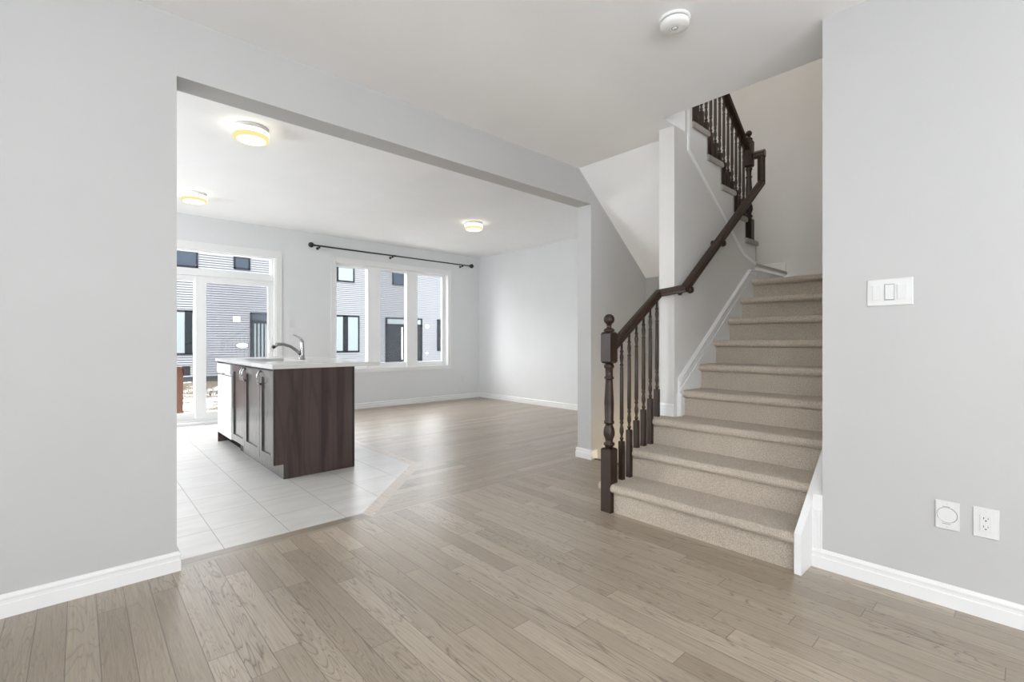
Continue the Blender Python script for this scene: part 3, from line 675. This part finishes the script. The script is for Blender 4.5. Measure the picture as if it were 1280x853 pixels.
# ------------------------------------------------------------------ ceiling lights
def ceiling_light(x, y, label):
    r = .128; t = thing('ceiling_light', (x, y, HB), label, 'ceiling light', 'flush drum lights in the far room')
    m = MB(); m.lathe([(r*.9, 0), (r-.004, -.002), (r-.004, -.030), (r-.012, -.034)], (x, y, HB), 'Z', 40); m.build('canopy', M['lamp_pan'], t)
    m = MB(); m.lathe([(r-.006, -.0325), (r-.003, -.034), (r-.002, -.038), (r-.002, -.068)], (x, y, HB), 'Z', 40); m.build('drum_shade', M['lamp_glow'], t)
    m = MB(); m.lathe([(r-.003, -.066), (r-.001, -.068), (r-.001, -.090), (r-.006, -.096), (r-.02, -.098)], (x, y, HB), 'Z', 40); m.build('amber_band', M['lamp_amber'], t)
    m = MB(); m.lathe([(r-.018, -.094), (r-.03, -.100), (.0005, -.104)], (x, y, HB), 'Z', 40); m.build('diffuser', M['lamp_glow'], t)
ceiling_light(1.012, 4.17, 'lit flush drum ceiling light nearest the header, largest of three')
ceiling_light(.975, 6.45, 'lit flush drum ceiling light above the patio door end')
ceiling_light(4.17, 5.38, 'lit flush drum ceiling light in front of the curtain rod, farthest right')

# ------------------------------------------------------------------ smoke detector
sm = thing('smoke_detector', (2.197, 1.205, HF), 'round white smoke detector on the ceiling above the stairs', 'smoke detector')
q = (2.197, 1.205, HF)
m = MB(); m.lathe([(.058, 0), (.074, -.001), (.076, -.005), (.073, -.011), (.055, -.012)], q, 'Z', 36); m.build('base', M['smoke'], sm)
m = MB(); m.lathe([(.060, -.011), (.066, -.0125), (.066, -.0205), (.060, -.021)], q, 'Z', 36); m.build('vent_slot', M['plate_shadow'], sm)
m = MB(); m.lathe([(.060, -.0205), (.070, -.021), (.071, -.024), (.071, -.035), (.062, -.044), (.030, -.047), (.0005, -.047)], q, 'Z', 36); bd = m.build('body', M['smoke'], sm)
m = MB(); m.lathe([(.016, -.046), (.016, -.0475), (.0135, -.048), (.0135, -.0475)], q, 'Z', 20)
for a in range(5): m.box(q[0]-.012+a*.005, q[0]-.010+a*.005, q[1]+.024, q[1]+.027, HF-.0478, HF-.044)
m.build('test_button', M['plate_shadow'], bd)
m = MB(); m.lathe([(.0125, -.046), (.012, -.049), (.0005, -.0495)], q, 'Z', 20); m.build('button_cap', M['smoke'], bd)

# ------------------------------------------------------------------ wall plates
def plate(mb, y0, y1, z0, z1, x=XR, t=.006): 
    mb.prism([(y0, z0), (y1, z0), (y1, z1), (y0, z1)], 'X', x-t*.4, x)
    a = .003; v = [(x-t*.4, y0, z0), (x-t*.4, y1, z0), (x-t*.4, y1, z1), (x-t*.4, y0, z1), (x-t, y0+a, z0+a), (x-t, y1-a, z0+a), (x-t, y1-a, z1-a), (x-t, y0+a, z1-a)]
    mb.add(v, [(4, 5, 6, 7), (0, 1, 5, 4), (1, 2, 6, 5), (2, 3, 7, 6), (3, 0, 4, 7)])
ls = thing('light_switch', (XR, .443, 1.357), 'white three-gang light switch high on the right wall', 'light switch')
m = MB(); plate(m, .359, .527, 1.295, 1.418); m.build('plate', M['plate'], ls)
for i, yc in enumerate((.489, .443, .397)):
    m = MB(); x = XR-.006; z0, z1 = 1.323, 1.390; tilt = -.004 if i == 1 else .0
    lo, hi = (x-.004, x-.0075) if i != 1 else (x-.010, x-.003)
    m.prism([(x, z0), (lo, z0), (x-.0055, (z0+z1)/2), (hi, z1), (x, z1)], 'Y', yc-.0155, yc+.0155); rk = m.build('rocker', M['plate'], ls, None, .0008)
    g_ = MB(); g_.box(x-.0007, x, yc-.0185, yc+.0185, z0-.004, z1+.004); g_.build('rocker_recess', M['plate_shadow'] if i == 1 else M['plate'], rk)  # only the middle recess is grey, painting the shade around its rocker
vi = thing('vacuum_inlet', (XR, .248, .388), 'white plate with a round hinged cover, left of the outlet', 'vacuum inlet')
m = MB(); plate(m, .209, .287, .328, .448, t=.009); m.build('plate', M['plate'], vi)
x = XR-.009
m = MB(); cp_ = [(.248+.031*math.cos(a), .391+.031*math.sin(a)) for a in [2*math.pi*k/36 for k in range(36)]]; m.prism(cp_, 'X', x-.004, x, 0, True); cv = m.build('cover', M['plate'], vi, None, .001)
m = MB()
for r_, a0_, a1_ in ((.0007, -.6, 2*math.pi-1.0), (.0017, 2.0, 4.1)):  # grey outline of the cover; the thicker arc paints its shadow
    m.tube([(x-.0008, .248+.0325*math.cos(a), .391+.0325*math.sin(a)) for a in [a0_+(a1_-a0_)*k/36 for k in range(37)]], r_, 6)
m.box(x-.002, x, .238, .262, .4245, .427); m.box(x-.002, x, .237, .263, .352, .354); m.build('cover_edge_shadow', M['plate_shadow'], cv)
for zz in (.437, .340): MB().lathe([(.003, 0), (.003, -.001)], (x, .248, zz), 'X', 10).build('screw', M['steel'], vi)
def outlet_parts(root, yc, zc, face):
    m = MB(); plate(m, yc-.039, yc+.039, zc-.061, zc+.061, t=.007); m.build('plate', M['plate'], root)
    x = XR-.007; m = MB(); m.box(x-.003, x, yc-.0175, yc+.0175, zc-.034, zc+.034); f = m.build('receptacle', M['plate'], root, None, .0008)
    m = MB()
    for dz in (.017, -.017):
        m.box(x-.0034, x-.0029, yc+.0055, yc+.0075, zc+dz, zc+dz+.008); m.box(x-.0034, x-.0029, yc-.0075, yc-.0055, zc+dz+.001, zc+dz+.007)
        m.lathe([(.0026, 0), (.0026, -.0005)], (x-.0029, yc, zc+dz-.006), 'X', 10)
    m.build('slots', M['gap'], f)
    for dz in (.047, -.047): MB().lathe([(.0022, 0), (.0022, -.0008)], (x, yc, zc+dz), 'X', 8).build('screw', M['steel'], root)
wo_ = thing('wall_outlet', (XR, .1305, .387), 'white wall outlet low on the right wall, right of the round cover', 'outlet')
outlet_parts(wo_, .1305, .387, 0)
m = MB(); m.box(5.568, 5.644, YF-.006, YF, .345, .465); fo = thing('wall_outlet', (5.606, YF, .405), 'small white outlet low on the far wall, right of the window', 'outlet')
m.build('plate', M['plate'], fo, None, .002)
m = MB(); m.box(5.589, 5.623, YF-.009, YF-.006, .372, .438); m.build('receptacle', M['plate'], fo, None, .001)
m = MB(); m.box(2.36, 2.44, YF-.006, YF, 1.33, 1.45); fs = thing('light_switch', (2.40, YF, 1.39), 'small white light switch on the far wall between door and window', 'light switch')
m.build('plate', M['plate'], fs, None, .002)
m = MB(); m.box(2.383, 2.417, YF-.010, YF-.006, 1.357, 1.423); m.build('rocker', M['plate'], fs, None, .001)

# ------------------------------------------------------------------ outside: yard, deck rail, houses opposite
GZ, HD = -.62, 24.0
yb = MB(); NX, NY = 60, 40; vs = []; fs_ = []
for j in range(NY+1):
    for i in range(NX+1):
        xx = -16+56*i/NX; yy = YF+.18+(HD+.5-YF-.18)*j/NY
        hgt = .05*math.sin(xx*1.7+yy*.9)+.04*math.sin(xx*.6-yy*1.9) if 0 < j else 0
        vs.append((xx, yy, GZ+hgt*min(1, j/3)*min(1, (NY-j)/3)))
for j in range(NY):
    for i in range(NX): a = j*(NX+1)+i; fs_.append((a, a+1, a+NX+2, a+NX+1))
yb.add(vs, fs_, 0, True); struct('yard', yb, [M['yard']])
tf = MB()
for k in range(1500):
    cx, cy_ = random.uniform(-1, 9), random.uniform(9.2, 20.5)
    if math.sin(cx*1.3+1)*math.sin(cy_*.9+.4)+random.uniform(-.5, .5) < .15: continue
    for q in range(4):
        a = random.uniform(0, 6.28); l = random.uniform(.06, .20); wd = .012; dx, dy = math.cos(a), math.sin(a)
        x_, y_ = cx+random.uniform(-.08, .08), cy_+random.uniform(-.08, .08)
        tf.add([(x_-dy*wd, y_+dx*wd, GZ-.06), (x_+dy*wd, y_-dx*wd, GZ-.06), (x_+dx*l*.7, y_+dy*l*.7, GZ+l)], [(0, 1, 2)])
tg = tf.build('dead_grass', M['tuft'], None, (4, 14, GZ)); tag(tg, 'brown dead grass poking through the snow outside', 'grass', None, 'stuff')

dk = thing('deck_railing', (.7, 9.0, GZ), 'red-brown timber deck railing outside the patio door', 'railing')
m = MB(); m.box(-1.6, 1.20, 8.93, 9.07, .70, .735); m.build('cap_rail', M['deck'], dk, None, .004)
m = MB(); m.box(1.213, 1.30, 8.92, 9.08, .59, .74); m.build('rail_end', M['cabdark'], dk)
m = MB(); m.box(1.10, 1.212, 8.95, 9.05, GZ-.2, .70); m.build('post', M['deck'], dk, None, .004)
for i in range(16):
    xx = 1.10-.012-.13*i; m = MB(); m.box(xx-.11, xx, 8.98, 9.02, -.12, .70); m.build('board', M['deck'], dk, None, .003)
m = MB(); m.box(-1.6, 1.2, 8.95, 9.05, -.20, -.12); m.build('bottom_rail', M['deck'], dk)

ho = thing('townhouse', (10, HD, GZ), 'pale grey sided townhouses seen through the patio door and window', 'building')
m = MB(); HX0, HX1, HZ0, HZ1 = -12, 34, -.40, 5.9; ex = .102; n = int((HZ1-HZ0)/ex)
for k in range(n):
    z0, z1 = HZ0+ex*k, HZ0+ex*(k+1)
    m.prism([(HD, z0+.030), (HD-.075, z0+.030), (HD-.060, z1), (HD, z1)], 'X', HX0, HX1)
m.box(HX0, HX1, HD+.005, HD+.3, HZ0, HZ1)
m.build('siding', M['siding'], ho)
m = MB(); m.prism([(HD-.45, HZ1-.12), (HD-.45, HZ1+.02), (HD+4.5, HZ1+2.4), (HD+9, HZ1+.02), (HD+9, HZ1-.12)], 'X', HX0, HX1); m.build('roof', M['found'], ho)
m = MB(); m.box(HX0, HX1, HD+.01, HD+.3, GZ-.4, HZ0); m.build('foundation', M['found'], ho)
def hwin(x0, x1, z0, z1, glass, mull=None, fw=.07):
    y = HD-.12; m = MB(); m.box(x0, x0+fw, y, HD+.02, z0, z1); m.box(x1-fw, x1, y, HD+.02, z0, z1); m.box(x0, x1, y, HD+.02, z0, z0+fw); m.box(x0, x1, y, HD+.02, z1-fw, z1)
    if mull: m.box(mull-.13, mull+.13, y, HD+.02, z0, z1)
    o = m.build('window', M['hframe'], ho); MB().box(x0+fw, x1-fw, HD-.100, HD-.092, z0+fw, z1-fw).build('pane', glass, o); return o
hwin(2.3, 3.76, 4.23, 5.1, M['hglass']); hwin(5.10, 5.76, 4.34, 4.92, M['hglass'])
hwin(9.74, 10.66, 4.18, 4.98, M['hpale']); hwin(12.86, 13.80, 4.26, 5.00, M['hglass'], fw=.05)  # first pane's pale colour stands in for sky reflected in its glass
hwin(2.15, 3.98, .56, 2.42, M['hpale'], 3.42); hwin(9.0, 10.93, .56, 2.45, M['hpale'], 10.18)
hwin(15.80, 17.6, .55, 2.42, M['hdark'])
def hdoor(x0, x1, kind):
    y = HD-.12; m = MB(); z0, z1 = -.06, 2.43; fw = .10
    m.box(x0, x0+fw, y, HD+.02, z0, z1); m.box(x1-fw, x1, y, HD+.02, z0, z1); m.box(x0, x1, y, HD+.02, z1-.07, z1); m.box(x0, x1, y, HD+.02, 1.94, 2.08); m.box(x0, x1, y, HD+.02, z0, z0+.12)
    o = m.build('patio_door', M['hframe'], ho)
    MB().box(x0+fw, x1-fw, HD-.100, HD-.092, 2.08, z1-.07).build('transom', M['hpale'] if kind else M['hglass'], o)
    MB().box(x0+fw, x1-fw, HD-.100, HD-.092, z0+.12, 1.94).build('pane', M['hdark'], o)
    if not kind:
        m = MB(); xx = x0+fw+.06
        while xx < x1-fw-.1: m.box(xx, xx+.075, HD-.108, HD-.101, z0+.14, 1.93); xx += .15
        m.build('blinds', M['hpale2'], o)
    else:
        m = MB(); m.box(13.40, 13.47, HD-.125, HD-.09, .1, 1.90); m.build('meeting_stile', M['hwhite'], o)
    return o
hdoor(5.76, 7.7, 0); hdoor(12.44, 14.75, 1)
m = MB(); m.box(5.07, 5.34, HD-.12, HD, 1.58+.40, 1.80+.42); m.build('dryer_vent', M['hwhite'], ho)
m = MB(); m.prism([(5.43+.22*math.cos(a)*(1.0), .93+.11*math.sin(a)) for a in [2*math.pi*k/20 for k in range(20)]], 'Y', HD-.12, HD); m.build('meter_box', M['hwhite'], ho)
m = MB(); m.lathe([(.10, 0), (.13, -.05), (.12, -.10), (.06, -.13)], (15.09, HD, 1.98), 'Y', 16); m.build('sconce', M['hwhite'], ho)
m = MB(); m.lathe([(.09, 0), (.09, -.06), (.05, -.08)], (15.09, HD, .42), 'Y', 12); m.build('hose_tap', M['hwhite'], ho)
